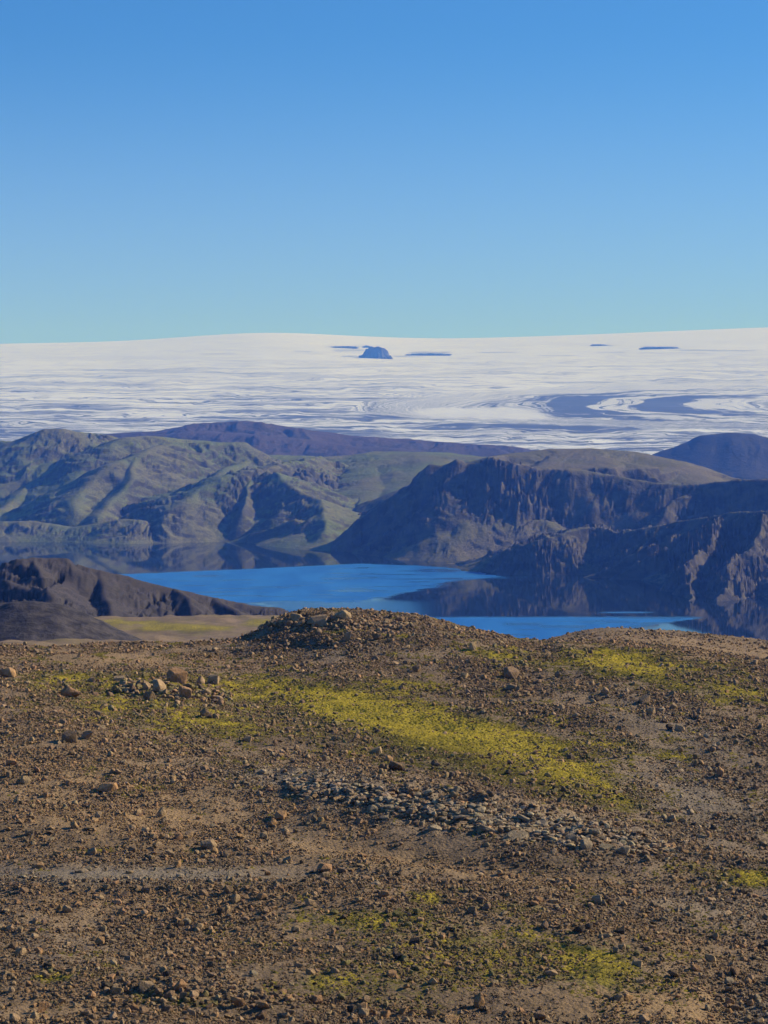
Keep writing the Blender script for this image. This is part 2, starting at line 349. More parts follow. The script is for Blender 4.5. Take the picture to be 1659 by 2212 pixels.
# ------------------------------------------------------------------ cliff massif right of centre
U, D, X = polar(715, 2150, 760, 3380, 4650, 245)
hill('cliff_hill', 'steep grey cliff hill with dark left face and smooth olive top', U, D, X, [
    ([(735, 1192, 3826), (747, 1184, 3832), (816, 1132, 3828), (844, 1092, 3824), (884, 1047, 3818), (930, 1001, 3812), (965, 1004, 3810), (992, 990, 3806), (1010, 1002, 3802), (1032, 995, 3798), (1055, 987, 3795)], 1.25, .8, 3, .45),
    ([(1055, 987, 3795), (1112, 999, 3788), (1169, 1013, 3790), (1226, 1012, 3800), (1317, 1026, 3790), (1386, 1038, 3775), (1454, 1046, 3760), (1522, 1044, 3745), (1591, 1035, 3730), (1659, 1034, 3720), (2150, 1040, 3650)], 1.1, .3, 3),
    ([(1055, 987, 3795), (1090, 983, 4100)], 2., 2., 20, .3),
    ([(1090, 983, 4100), (1130, 977, 4150), (1197, 970, 4180), (1283, 968, 4180), (1368, 975, 4150), (1425, 990, 4080), (1482, 1012, 3980), (1517, 1038, 3900)], .10, .4, 60, .06, 330),
    ([(1030, 1098, 3738), (1005, 1104, 3733), (952, 1120, 3722), (890, 1160, 3728), (828, 1197, 3738)], .40, 1.1, 2, .25),
    ([(992, 990, 3806), (975, 1030, 3785), (945, 1065, 3765)], .8, .9, 2),
    ([(1175, 1013, 3790), (1140, 1060, 3760), (1105, 1105, 3728)], .9, .9, 2),
    ([(1317, 1026, 3790), (1270, 1080, 3750), (1240, 1125, 3715)], .9, .9, 2),
    ([(1500, 1045, 3748), (1450, 1090, 3710), (1420, 1125, 3675)], .9, .9, 2),
    ([(952, 1121, 3722), (1021, 1106, 3730), (1100, 1118, 3718), (1169, 1124, 3705), (1209, 1145, 3660), (1400, 1150, 3640), (1700, 1150, 3600), (2150, 1150, 3500)], .42, .3, 10, .18),
    ([(1230, 1186, 3560), (1700, 1182, 3540), (2150, 1182, 3500)], .2, .2, 60),
    ([(940, 1219, 3525), (985, 1214, 3532), (1040, 1219, 3505), (1100, 1222, 3480)], .12, .3, 3),
    ], M_cliff, (30, 9), (70, 4), .8, 4, seed=44, crag=6)

# ------------------------------------------------------------------ nearer dark cliffs at the right
U, D, X = polar(985, 2100, 720, 2780, 3720, 250)
hill('shore_cliff', 'dark craggy cliff above the calm water at the right edge', U, D, X, [
    ([(1066, 1240, 3350), (1085, 1230, 3352), (1112, 1206, 3345), (1123, 1183, 3345), (1169, 1166, 3345), (1215, 1155, 3355), (1243, 1138, 3385), (1283, 1137, 3385), (1323, 1149, 3360), (1397, 1139, 3335),
      (1482, 1124, 3300), (1551, 1110, 3255), (1602, 1105, 3225), (1659, 1104, 3200), (2100, 1100, 3100)], 1.0, .3, 3),
    ([(1551, 1110, 3255), (1520, 1160, 3170), (1500, 1205, 3080), (1490, 1260, 2970), (1482, 1298, 2885)], 1.2, .9, 1, 2.4),
    ([(1659, 1104, 3200), (1640, 1150, 3110), (1590, 1200, 3020), (1570, 1250, 2930), (1565, 1296, 2875)], .9, 1.1, 1, 1.8),
    ([(1800, 1104, 3170), (1760, 1180, 3020), (1690, 1290, 2870)], .5, .8, 6, .6),
    ([(1397, 1139, 3335), (1380, 1180, 3290), (1375, 1220, 3250)], .9, .9, 3),
    ], M_cliff, (24, 8), (60, 4), .7, 4, seed=55, crag=8)

# ------------------------------------------------------------------ lake
uc = np.concatenate([np.linspace(-2600, -300, 12)[:-1], np.linspace(-300, 1950, 420), np.linspace(1950, 4200, 12)[1:]])
U, D = np.meshgrid(uc, np.geomspace(1800, 5200, 210)); V = VH + F * ZC / D
wob = 2.2 * fbm(U / 130, V / 9, 4, 71) + .6 * fbm(U / 25, V / 3, 3, 73)
top = np.interp(U, [-300, 270, 560, 780, 900, 1000, 1075, 1100], [1262, 1240, 1228, 1217, 1221, 1229, 1243, 1246])
bot = np.interp(U, [-300, 560, 700, 800, 860, 900, 960, 1075, 1100], [1330, 1302, 1300, 1297, 1284, 1276, 1262, 1244, 1240])
Vw = V + wob
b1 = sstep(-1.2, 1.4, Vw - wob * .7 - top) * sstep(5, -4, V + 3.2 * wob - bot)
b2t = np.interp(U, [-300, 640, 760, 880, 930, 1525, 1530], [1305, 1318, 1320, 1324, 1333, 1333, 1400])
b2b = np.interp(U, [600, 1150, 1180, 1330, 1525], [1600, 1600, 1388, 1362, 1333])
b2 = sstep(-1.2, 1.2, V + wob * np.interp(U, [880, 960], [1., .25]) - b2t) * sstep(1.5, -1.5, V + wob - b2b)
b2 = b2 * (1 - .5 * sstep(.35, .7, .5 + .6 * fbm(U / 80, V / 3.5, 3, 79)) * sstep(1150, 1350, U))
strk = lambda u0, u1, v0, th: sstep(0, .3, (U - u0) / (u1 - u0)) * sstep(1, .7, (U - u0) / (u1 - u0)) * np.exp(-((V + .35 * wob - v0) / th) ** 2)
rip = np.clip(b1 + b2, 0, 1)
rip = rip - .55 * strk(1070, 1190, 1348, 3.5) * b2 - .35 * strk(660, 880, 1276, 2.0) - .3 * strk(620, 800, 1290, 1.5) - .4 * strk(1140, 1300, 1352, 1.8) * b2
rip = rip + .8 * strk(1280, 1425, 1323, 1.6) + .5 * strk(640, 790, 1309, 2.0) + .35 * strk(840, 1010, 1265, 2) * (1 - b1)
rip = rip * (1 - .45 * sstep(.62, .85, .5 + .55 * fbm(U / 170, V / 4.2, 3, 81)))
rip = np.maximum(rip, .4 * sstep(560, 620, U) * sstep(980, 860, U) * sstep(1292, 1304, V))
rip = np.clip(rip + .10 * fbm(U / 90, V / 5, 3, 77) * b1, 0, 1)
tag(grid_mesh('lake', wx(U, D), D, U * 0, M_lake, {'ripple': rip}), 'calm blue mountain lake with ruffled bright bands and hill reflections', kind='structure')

# ------------------------------------------------------------------ valley and the ridges on this side of the lake
U, D, X = polar(-900, 2500, 320, 290, 2500, 170)
uL = sstep(760, 600, U)
vl = np.interp(D, [290, 400, 500, 640, 800, 950, 1050, 1200, 1600, 2100, 2300, 2500], [1520, 1480, 1440, 1404, 1368, 1346, 1337, 1334, 1414, 1440, 1440, 1440])
vr = np.interp(D, [290, 400, 500, 2500], [1540, 1500, 1475, 1436])
Z = wz(vl * uL + vr * (1 - uL), D); Z = blur(Z, 4, 0)
Z = Z + (2.2 * fbm(X / 60, D / 60, 5, 81) + 1.0 * ridged(X / 25, D / 40, 3, 82)) * np.clip((D - 300) / 200, 0, 1) * uL
vm = 0 * U
for (a, b, ra, rb) in [(385, 1352, 60, 7), (420, 1360, 38, 9), (340, 1350, 26, 5), (560, 1343, 34, 7), (250, 1341, 22, 5), (300, 1345, 40, 3), (480, 1356, 30, 5), (335, 1358, 20, 5)]:
    vm += np.exp(-((U - a) / ra) ** 2 - ((VH + (ZC - Z) * F / D - b) / rb) ** 2)
M_valley = mat_ground(); M_valley.name = 'valley_soil'
tag(grid_mesh('valley', X, D, Z, M_valley, {'moss': np.clip(vm + .34 + .45 * fbm(X / 40, D / 40, 4, 85), 0, 1) * .9, 'rust': 0 * U, 'grey': 0 * U + .1}), 'low tan and mossy valley floor below the dark ridge', kind='structure')

def caves(U, D, H):
    V = VH + (ZC - H) * F / D
    for a, b, ra, rb, dep in [(312, 1306, 10, 5, 4), (40, 1287, 42, 6, 9), (136, 1299, 12, 4, 4),
                              (52, 1236, 22, 8, 7), (98, 1258, 26, 7, 6), (128, 1250, 10, 8, 5), (348, 1290, 6, 6, 4)]:
        n = fbm(U / 22, V / 22, 2, int(a)) * .5
        H = H - dep * .7 * sstep(1.1, .8, np.sqrt(((U - a) / ra) ** 2 + ((V - b) / rb) ** 2) + n)
    return H
U, D, X = polar(-420, 680, 460, 900, 1400, 180)
hill('ash_ridge', 'jagged dark brown ash ridge at left in front of the lake', U, D, X, [
    ([(-400, 1262, 1080), (-120, 1252, 1080), (0, 1241, 1085), (22, 1240, 1085), (30, 1229, 1085), (56, 1208, 1090), (86, 1204, 1095), (142, 1204, 1100), (155, 1212, 1100), (215, 1229, 1105), (267, 1244, 1110), (344, 1264, 1115),
      (430, 1285, 1118), (516, 1300, 1120), (559, 1308, 1120), (598, 1313, 1120), (636, 1329, 1118), (670, 1345, 1115)], .42, .45, 2.5),
    ([(86, 1204, 1095), (100, 1235, 1068), (110, 1265, 1045), (120, 1295, 1025)], .6, .5, 1),
    ([(215, 1229, 1105), (230, 1262, 1078), (245, 1300, 1050), (250, 1330, 1025)], .6, .5, 1),
    ([(0, 1241, 1085), (40, 1262, 1060), (90, 1275, 1045)], .6, .5, 2),
    ([(-100, 1310, 1000), (0, 1302, 1010), (80, 1300, 1010), (140, 1312, 1000)], .4, .4, 3),
    ([(360, 1268, 1115), (390, 1290, 1092), (400, 1310, 1080)], .6, .7, 1),
    ([(450, 1289, 1118), (482, 1305, 1102), (500, 1318, 1090)], .6, .7, 1),
    ], M_ash, (13, 1.6), (22, 2.8), .9, 3, caves, seed=66, crag=1.5)
U, D, X = polar(-420, 460, 300, 560, 900, 120)
o = hill('ash_mound', 'smooth dark grey ash mound at the left edge', U, D, X, [
    ([(-400, 1330, 690), (-100, 1325, 700), (0, 1313, 700), (39, 1297, 700), (77, 1296, 700), (129, 1302, 700), (193, 1320, 700), (241, 1337, 700), (301, 1363, 695), (365, 1390, 690), (430, 1420, 680)], .30, .4, 7)],
    M_sand, (14, .5), (40, .8), .3, 6, seed=68)

# ------------------------------------------------------------------ foreground ground
uu = np.array([-2400, -900, -150, 0, 120, 250, 400, 514, 600, 740, 900, 1030, 1150, 1300, 1450, 1659, 1850, 2600, 4000], float)
tab = {   # drop below the eye in metres at each distance, along the columns above
 4:   [2.0]*19, 20: [10]*19, 45: [24]*19, 70: [28]*19,
 90:  [28]*14 + [28.1, 28.6, 29, 30, 30],
 107: [27.8, 27.8, 27.8, 27.8, 27.8, 27.9, 28, 28, 28, 28, 28, 28, 28.1, 28.2, 28.4, 29.0, 29.5, 31, 31],
 128: [28.2]*4 + [28.2, 28.2, 28.2, 28.2, 28.2, 28.0, 28.0, 28.0, 28.1, 28.4, 28.7, 29.2, 29.6, 31, 31],
 150: [27.4, 27.4, 27.4, 27.4, 27.5, 27.7, 28.0, 28.1, 28.1, 27.8, 27.8, 27.9, 28.3, 28.7, 29.1, 29.5, 29.8, 31, 31],
 175: [26.8, 26.8, 26.8, 26.8, 26.9, 27.3, 27.8, 28.1, 28.2, 28.3, 28.3, 28.2, 28.2, 28.5, 28.9, 29.2, 29.6, 31, 31],
 205: [26.6, 26.6, 26.6, 26.6, 26.9, 27.3, 27.5, 27.9, 28.2, 28.2, 28.0, 27.9, 27.8, 27.8, 28.1, 28.6, 29.0, 30.5, 31],
 225: [28.0, 28.0, 28.0, 28.0, 28.0, 28.0, 28.1, 28.2, 28.0, 27.2, 27.0, 27.2, 27.6, 27.4, 27.6, 28.4, 29.0, 30.5, 31],
 240: [28.4]*4 + [28.4, 28.4, 28.4, 28.2, 27.2, 25.7, 25.7, 26.7, 27.7, 27.1, 27.4, 28.9, 29.6, 31, 31],
 250: [28.8, 28.8, 28.7, 28.6, 28.6, 28.5, 28.4, 27.9, 25.6, 24.65, 25.2, 26.8, 27.9, 27.8, 28.2, 30.1, 31, 32, 32],
 262: [29.9, 29.9, 29.9, 29.9, 29.9, 29.6, 29.6, 29.6, 27.4, 25.9, 26.4, 28.2, 29.6, 29.6, 30.2, 32, 33, 34, 34],
 290: [36, 36, 36, 36, 36, 36, 36, 36, 34, 33, 33, 34.5, 35.5, 32.5, 33.5, 35.5, 36.5, 38, 38],
 330: [50]*11 + [48, 37.0, 34.9, 35.0, 36.8, 38, 40, 41],
 350: [56]*11 + [54, 43, 38.5, 38.5, 41, 43, 45, 46],
 420: [74]*19 }
nu, nd = 660, 450
ul = np.concatenate([np.linspace(-2400, -200, 50)[:-1], np.linspace(-200, 1860, nu - 98), np.linspace(1860, 4000, 50)[1:]])
dl = np.concatenate([np.linspace(4, 84, 26)[:-1], np.geomspace(84, 275, nd - 70), np.geomspace(275, 420, 46)[1:]])
U, D = np.meshgrid(ul, dl); X = wx(U, D)
ds = np.array(sorted(tab)); TB = np.array([tab[k] for k in sorted(tab)], float)
tmp = np.stack([np.interp(ul, uu, row) for row in TB]); tmp = blur(tmp, 16, 1)
def pchip(x, xs, ys):        # monotone-ish cubic in distance, all columns at once
    h = np.diff(xs)[:, None]; dl_ = np.diff(ys, axis=0) / h
    m = np.zeros_like(ys); a, b = dl_[:-1], dl_[1:]
    m[1:-1] = np.where(a * b > 0, 2 * a * b / np.where(np.abs(a + b) < 1e-9, 1e-9, a + b), 0); m[0] = dl_[0]; m[-1] = dl_[-1]
    i = np.clip(np.searchsorted(xs, x) - 1, 0, len(xs) - 2); t = ((x - xs[i]) / (xs[i + 1] - xs[i]))[:, None]; H = (xs[i + 1] - xs[i])[:, None]
    return (2*t**3 - 3*t*t + 1) * ys[i] + (t**3 - 2*t*t + t) * H * m[i] + (-2*t**3 + 3*t*t) * ys[i + 1] + (t**3 - t*t) * H * m[i + 1]
drop = pchip(dl, ds, tmp)
V0 = VH + drop * F / D
def blob(Uq, Vq, a, b, ra, rb, rot=0.):
    c, s_ = math.cos(R(rot)), math.sin(R(rot)); du, dv = Uq - a, Vq - b
    return np.exp(-(((du * c + dv * s_) / ra) ** 2 + ((-du * s_ + dv * c) / rb) ** 2))
near = sstep(30, 75, D)
Zf = ZC - drop + near * (.55 * fbm((X + D * .25) / 22, D / 11, 3, 91) + .22 * ridged(X / 6.5 + D / 40, D / 5, 3, 92, .5) * .6 + .07 * fbm(X / 1.4, D / 1.4, 4, 93, .6))
outc = blob(U, V0, 1040, 1765, 430, 34, 9.5)
Zf += 1.0 * outc * (.6 + .5 * ridged(X / 3.2, D / 3.2, 3, 95) + .22 * ridged(X / 1.6 + D, D / .8, 2, 96)) - .9 * blob(U, V0, 1000, 1850, 400, 24, 8) - .5 * blob(U, V0, 1500, 1740, 220, 60, 20)
Zf += .8 * blob(U, V0, 380, 1500, 90, 26, 0) + .5 * blob(U, V0, 110, 1560, 160, 70, 25) + .9 * blob(U, V0, 690, 1342, 90, 12) - .35 * blob(U, V0, 640, 1390, 120, 12, 5)
Zf += .5 * blob(U, V0, 330, 2140, 220, 30, 3) - .5 * blob(U, V0, 1590, 2190, 120, 60, 30) - .4 * blob(U, V0, 1500, 2010, 260, 22, 12)
VV = VH + (ZC - Zf) * F / D
MOSS = [(850, 1555, 260, 32, 13, 1.25), (1000, 1590, 260, 42, 14, .75), (700, 1515, 120, 30, 10, .45), (860, 1480, 90, 16, 0, .6), (1150, 1660, 200, 50, 18, .75), (1290, 1715, 120, 24, 15, .6), (880, 1640, 180, 30, 8, .35),
        (1330, 1430, 130, 26, 6, 1.0), (1450, 1470, 160, 30, 12, .5), (1120, 1425, 80, 16, 15, .5), (1620, 1500, 90, 22, 8, .6), (1060, 1415, 60, 12, 0, .4), (820, 1370, 200, 22, 6, .25),
        (330, 1480, 250, 26, 3, .5), (130, 1470, 90, 14, 0, .55), (300, 1540, 260, 34, 8, .4), (420, 1560, 140, 30, 10, .4),
        (780, 1985, 170, 24, 0, .6), (920, 1940, 40, 12, 0, .95), (1090, 1960, 80, 12, 3, .6), (1620, 1898, 70, 20, 0, 1.25), (1480, 1880, 100, 14, 3, .5),
        (1290, 2105, 150, 40, 10, .6), (1000, 2050, 200, 60, 0, .35), (850, 2140, 180, 60, 0, .32), (115, 2110, 46, 13, 0, 1.1), (390, 2160, 120, 16, 3, .65), (240, 2105, 60, 12, 0, .35), (690, 2120, 60, 26, 0, .4),
        (290, 1690, 120, 22, 8, .3), (500, 1540, 420, 90, 6, .22), (1150, 1560, 420, 110, 10, .22), (900, 2060, 420, 110, 0, .22), (1350, 2060, 260, 80, 0, .2), (1380, 1620, 120, 20, 10, .35), (500, 1650, 100, 20, 5, .25), (1560, 1440, 160, 24, 12, .3), (1250, 2060, 90, 18, 5, .4)]
RUST = [(120, 1510, 220, 60, 20, .6), (200, 1700, 350, 90, 8, .8), (400, 1950, 330, 40, 0, .75), (500, 2040, 300, 50, 0, .35), (1000, 1880, 500, 22, 6, .8), (450, 1790, 320, 60, 5, .6), (300, 1425, 400, 22, 2, .75), (1500, 1410, 260, 26, 6, .7),
        (1480, 2180, 160, 50, 10, .95), (1250, 2010, 200, 30, 5, .5), (1330, 2170, 220, 40, 0, .5), (150, 2170, 200, 40, 0, .4), (1500, 2050, 140, 20, 15, .4), (1420, 1660, 120, 60, 10, .2)]
GREY = [(1040, 1765, 420, 42, 9.5, 1.1), (250, 1890, 420, 20, 0, 1.2), (640, 1680, 160, 30, 5, .7), (1500, 1720, 200, 80, 20, .8), (1450, 1560, 260, 50, 20, .5), (1550, 1960, 200, 40, 5, .7), (100, 2040, 240, 60, 0, .35), (1640, 2190, 70, 40, 20, .9), (720, 1400, 220, 26, 5, .5), (560, 1800, 100, 50, 0, .3)]
def zone(lst, Uq, Vq): return sum(k * blob(Uq, Vq, a, b, ra, rb, rot) for a, b, ra, rb, rot, k in lst)
BARE = [(1480, 1620, 200, 60, 20, .5), (600, 1655, 150, 16, 6, .6), (780, 1455, 260, 14, 2, .6), (900, 1880, 400, 8, 4, .5), (350, 1640, 300, 20, 10, .35), (260, 1886, 460, 14, 0, 1.2), (620, 1690, 80, 16, 5, .8), (1330, 1530, 120, 14, 20, .7), (1480, 1720, 150, 26, 20, .8), (1320, 1545, 90, 12, 15, .5), (180, 1428, 440, 26, 0, 1.15), (1560, 1405, 240, 20, 5, .6), (1480, 2170, 110, 36, 0, .9), (1150, 2020, 120, 12, 0, .7), (850, 1560, 280, 38, 13, 1.25), (1120, 1620, 160, 30, 14, .5), (1180, 1800, 150, 9, 10, .6), (380, 1560, 100, 20, 0, .3), (1330, 1430, 120, 22, 5, .9)]
tag(grid_mesh('stony_ground', X, D, Zf, M_ground, {'moss': np.clip(zone(MOSS, U, VV), 0, 1), 'rust': np.clip(zone(RUST, U, VV), 0, 1), 'grey': np.clip(zone(GREY, U, VV), 0, 1)}),
    'brown stony hillside with yellow moss patches in the foreground', kind='structure')
def gz(x, y):
    u = CX + x / y * F
    j = np.clip(np.searchsorted(ul, u) - 1, 0, len(ul) - 2); i = np.clip(np.searchsorted(dl, y) - 1, 0, len(dl) - 2)
    fu = np.clip((u - ul[j]) / (ul[j + 1] - ul[j]), 0, 1); fd = np.clip((y - dl[i]) / (dl[i + 1] - dl[i]), 0, 1)
    return (Zf[i, j] * (1 - fu) + Zf[i, j + 1] * fu) * (1 - fd) + (Zf[i + 1, j] * (1 - fu) + Zf[i + 1, j + 1] * fu) * fd
dscan = np.geomspace(84, 345, 1400)
def hit(u, v):               # first ground point seen along the line of sight
    z = gz(wx(u, dscan), dscan); vv = VH + (ZC - z) * F / dscan
    k = np.nonzero(vv <= v)[0]
    if not len(k): k = [int(np.argmin(vv))]
    d = float(dscan[k[0]]); return wx(u, d), d, float(gz(np.array(wx(u, d)), np.array(d)))

# ------------------------------------------------------------------ stones
def stone_mesh(kind, seed):
    rr = random.Random(seed); bm = bmesh.new()
    sx, sy, sz = {'slab': (1, .75, .34), 'block': (1, .8, .72), 'boulder': (1, .9, .8), 'wedge': (1, .7, .62)}[kind]
    for k in range({'slab': 16, 'block': 15, 'boulder': 26, 'wedge': 11}[kind]):
        v = Vector((rr.gauss(0, 1), rr.gauss(0, 1), rr.gauss(0, 1))).normalized()
        if kind == 'block' or kind == 'slab': v = v / max(abs(v.x), abs(v.y), abs(v.z)) ** .75
        if kind == 'wedge': v.z = v.z * (.6 + .6 * max(0, v.x + .6))
        v *= rr.uniform(.82, 1.)
        bm.verts.new((v.x * sx * .5, v.y * sy * .5, v.z * sz * .5))
    res = bmesh.ops.convex_hull(bm, input=bm.verts)
    bmesh.ops.delete(bm, geom=list({e for e in res['geom_interior'] if isinstance(e, bmesh.types.BMVert)}), context='VERTS')
    bmesh.ops.bevel(bm, geom=list(bm.edges), offset=.022, segments=1, affect='EDGES')
    bmesh.ops.triangulate(bm, faces=bm.faces)
    me = bpy.data.meshes.new('rock_' + kind); bm.to_mesh(me); bm.free(); me.materials.append(M_rock); return me
KINDS = ['slab', 'block', 'boulder', 'wedge']
MESHES = {k: [stone_mesh(k, 100 * i + j) for j in range(5)] for i, k in enumerate(KINDS)}
TONES = {'orange-brown': (.45, .262, .122), 'tan': (.46, .315, .172), 'brown': (.28, .185, .105), 'pale grey': (.38, .290, .180), 'dark': (.085, .066, .046), 'olive': (.23, .195, .070)}
HERO = """381,1466,46,32,o 406,1500,46,34,o 344,1487,34,26,t 286,1492,18,18,b 318,1485,20,15,t 434,1474,20,20,t 462,1472,26,20,t 443,1496,28,22,t 473,1513,25,19,t 383,1520,13,12,t 357,1526,14,14,t 258,1468,26,14,t 322,1509,28,20,b 211,1543,22,16,t 443,1543,24,20,b 155,1500,50,24,o 17,1455,40,18,o 576,1530,14,10,b 150,1597,34,26,b
185,1592,40,20,t 641,1335,32,14,t 688,1343,45,20,t 740,1331,38,17,t 720,1337,17,14,b 627,1350,28,17,b 811,1332,14,10,d 841,1333,12,9,d 863,1341,24,12,b 649,1327,14,9,d 663,1328,9,8,d 688,1366,16,14,t 748,1378,25,24,t 710,1384,16,12,b 728,1392,14,11,t 605,1398,18,10,b 815,1378,22,13,b 835,1345,16,14,b 885,1376,10,10,t 1018,1398,26,20,t 1014,1430,14,11,t
986,1444,14,16,t 899,1446,24,20,b 877,1432,20,12,b 1004,1463,18,14,t 1105,1487,28,12,b 1105,1458,36,24,b 1109,1513,20,10,g 1145,1424,20,16,b 534,1599,20,14,t 593,1606,16,20,b 589,1563,16,20,b 639,1614,14,18,t 665,1636,12,12,t 702,1640,20,17,t 728,1642,10,11,t 722,1597,16,12,t 813,1624,24,16,t 788,1620,12,12,t 841,1642,18,14,o 827,1660,20,16,b 857,1660,36,20,b
891,1646,15,14,t 1046,1658,16,18,b 1330,1480,12,22,g 1311,1497,24,17,t 1438,1510,15,11,g 1393,1515,24,19,t 1205,1460,15,14,b 1406,1540,20,15,t 1471,1623,21,17,t 1445,1573,17,15,d 1468,1575,22,17,t 1501,1547,12,22,b 1540,1621,15,12,b 1501,1636,13,12,b 1503,1651,15,12,b 1637,1653,15,12,b 1633,1703,14,11,b 1222,1621,13,10,g 1310,1623,12,12,g 1559,1673,26,22,o 1148,1666,18,10,g
1512,1597,14,12,t 1261,1722,12,12,d 1183,1715,15,8,g 233,1704,50,18,o 349,1758,20,22,t 213,1764,18,18,t 295,1757,26,14,t 342,1827,28,18,t 367,1846,26,18,t 451,1827,38,17,t 516,1795,20,14,t 569,1809,20,15,t 385,1809,20,16,o 82,1871,32,18,o 175,1880,32,18,g 382,1869,24,18,o 588,1780,22,18,o 280,1884,18,8,t 25,1649,26,16,o 55,1689,22,17,t 64,1800,20,14,t 487,1847,20,14,t
338,1716,18,12,t 429,1767,14,11,o 578,1889,15,10,o 731,1708,30,14,g 759,1711,26,20,g 655,1715,30,10,g 804,1748,26,18,g 843,1742,30,18,g 761,1753,22,14,g 910,1779,22,16,g 941,1787,34,14,g 986,1711,24,24,g 1031,1750,40,16,g 1138,1767,50,16,g 1099,1779,40,12,g 1194,1809,36,14,g 1234,1812,28,20,g 1267,1826,28,22,g 1307,1829,38,24,g 1346,1838,32,22,g 1419,1826,32,16,g
1363,1818,30,16,g 1110,1806,70,20,g 604,1765,30,16,o 700,1880,36,20,o 739,1882,22,14,b 1301,1770,26,14,g 1357,1770,16,10,g 476,1972,18,16,d 402,1992,24,20,g 387,2130,34,30,o 317,2133,44,24,t 253,2140,26,20,t 394,2155,26,20,t 419,2153,22,14,t 432,2163,16,13,t 518,2165,46,28,o 489,2153,18,20,b 570,2175,26,18,o 563,2197,28,18,b 92,2180,38,28,o 134,2165,22,16,t
32,2202,26,16,t 283,2066,16,16,t 365,2063,18,16,t 548,2105,20,14,g 558,2138,18,12,t 620,2160,30,16,o 684,2163,28,16,o 784,2182,30,24,o 543,1957,20,10,d 114,1959,16,14,b 625,2056,18,16,t 627,2187,22,14,b 243,2192,20,14,b 1035,2167,26,32,o 1191,2102,32,18,t 1377,2084,24,16,t 1251,2011,28,14,d 1307,2019,30,18,g 1317,1948,24,12,b 1392,2203,26,18,t 1166,2198,30,22,b
873,2187,32,16,o 974,2203,34,14,o 936,2122,20,16,t 1330,2054,16,20,g 1534,2072,24,18,t 1503,2094,24,14,o 1587,2102,24,20,b 1554,2157,26,16,b 1433,1983,28,18,g 1604,1928,24,10,d 1196,1948,24,10,t 1634,2157,20,18,g 1220,1790,60,18,g 1060,1790,56,16,g 1000,1765,44,16,g 890,1752,30,14,g 1370,1792,40,16,g 1280,1795,44,16,g 1165,1780,40,14,g 700,1728,24,12,g 830,1765,24,12,g"""
TK = {'o': 'orange-brown', 't': 'tan', 'b': 'brown', 'g': 'pale grey', 'd': 'dark'}
stones = []                                     # x, y, width, height/width ratio, tone
for tok in HERO.split():
    a = tok.split(','); u, v, wp, hp = map(float, a[:4]); x, y, z = hit(u, min(v + hp * .25, 2230))
    stones.append([x, y, wp / F * y * 1.08, hp / wp, TK[a[4]], True])

DARK_SHADED = [(720, 1385, 240, 30, 2, .9), (1010, 1640, 260, 40, 15, .6), (1000, 1470, 260, 40, 8, .5), (1400, 1500, 240, 30, 14, .5)]  # more dark stones: dark rock, plus slope shade put into the stone colours
def tone_of(u, v, rs):
    g = float(zone(GREY, u, v)); o = float(zone(RUST, u, v)); m = float(zone(MOSS, u, v)); q = rs.random()
    if q < .10 + .3 * min(float(zone(DARK_SHADED, u, v)), 1): return 'dark'
    if q < .10 + .75 * min(g, 1): return 'pale grey' if rs.random() < .7 else 'brown'
    if q < .2 + .6 * min(o, 1): return 'orange-brown' if rs.random() < .7 else 'tan'
    if m > .3 and rs.random() < .4: return 'olive'
    return rs.choice(['brown', 'tan', 'brown', 'orange-brown'])
def scatter(n, smin, smax, p, umin=-90, umax=1750, d0=86, d1=268, far=1.):
    """n candidates spread evenly over the ground area, thinned by zone"""
    d = np.sqrt(rng.uniform(d0 * d0, d1 * d1, n)); u = rng.uniform(umin, umax, n); x = wx(u, d)
    z = gz(x, d); v = VH + (ZC - z) * F / d
    q = rng.uniform(0, 1, n); s = smin * (1 - q * (1 - (smin / smax) ** p)) ** (-1 / p)
    dens = .48 + .8 * fbm(x / 7, d / 9, 3, 111) + .5 * fbm(x / 1.9, d / 1.9, 3, 112) + .5 * blob(u, v, 1000, 1765, 420, 40, 9) + .45 * blob(u, v, 720, 1345, 160, 26) + .3 * blob(u, v, 130, 1560, 200, 90, 20) + .2 * (v > 1900)
    dens = np.clip(dens, .05, 1) * np.clip(1 - .85 * zone(BARE, u, v), .06, 1)
    k = rng.uniform(0, 1, n) < dens
    s = s * np.interp(d, [90, 250], [1, far])
    return x[k], d[k], z[k], s[k], u[k], v[k]
fx, fy, fz, fs, fu, fv = scatter(520000, .10, .60, 2.9, far=1.35)
# the biggest of the scattered stones join the listed ones, 300 single stones in all
order = np.argsort(-(fs / fy) * ((fu > 8) & (fu < 1650) & (fv < 2200) & (fv > 1330)))
npick = 300 - len(stones); pick = set(order[:npick].tolist())
rs = random.Random(5)
for k in order[:npick]:
    stones.append([float(fx[k]), float(fy[k]), float(fs[k]), rs.uniform(.45, .8), tone_of(float(fu[k]), float(fv[k]), rs), False])

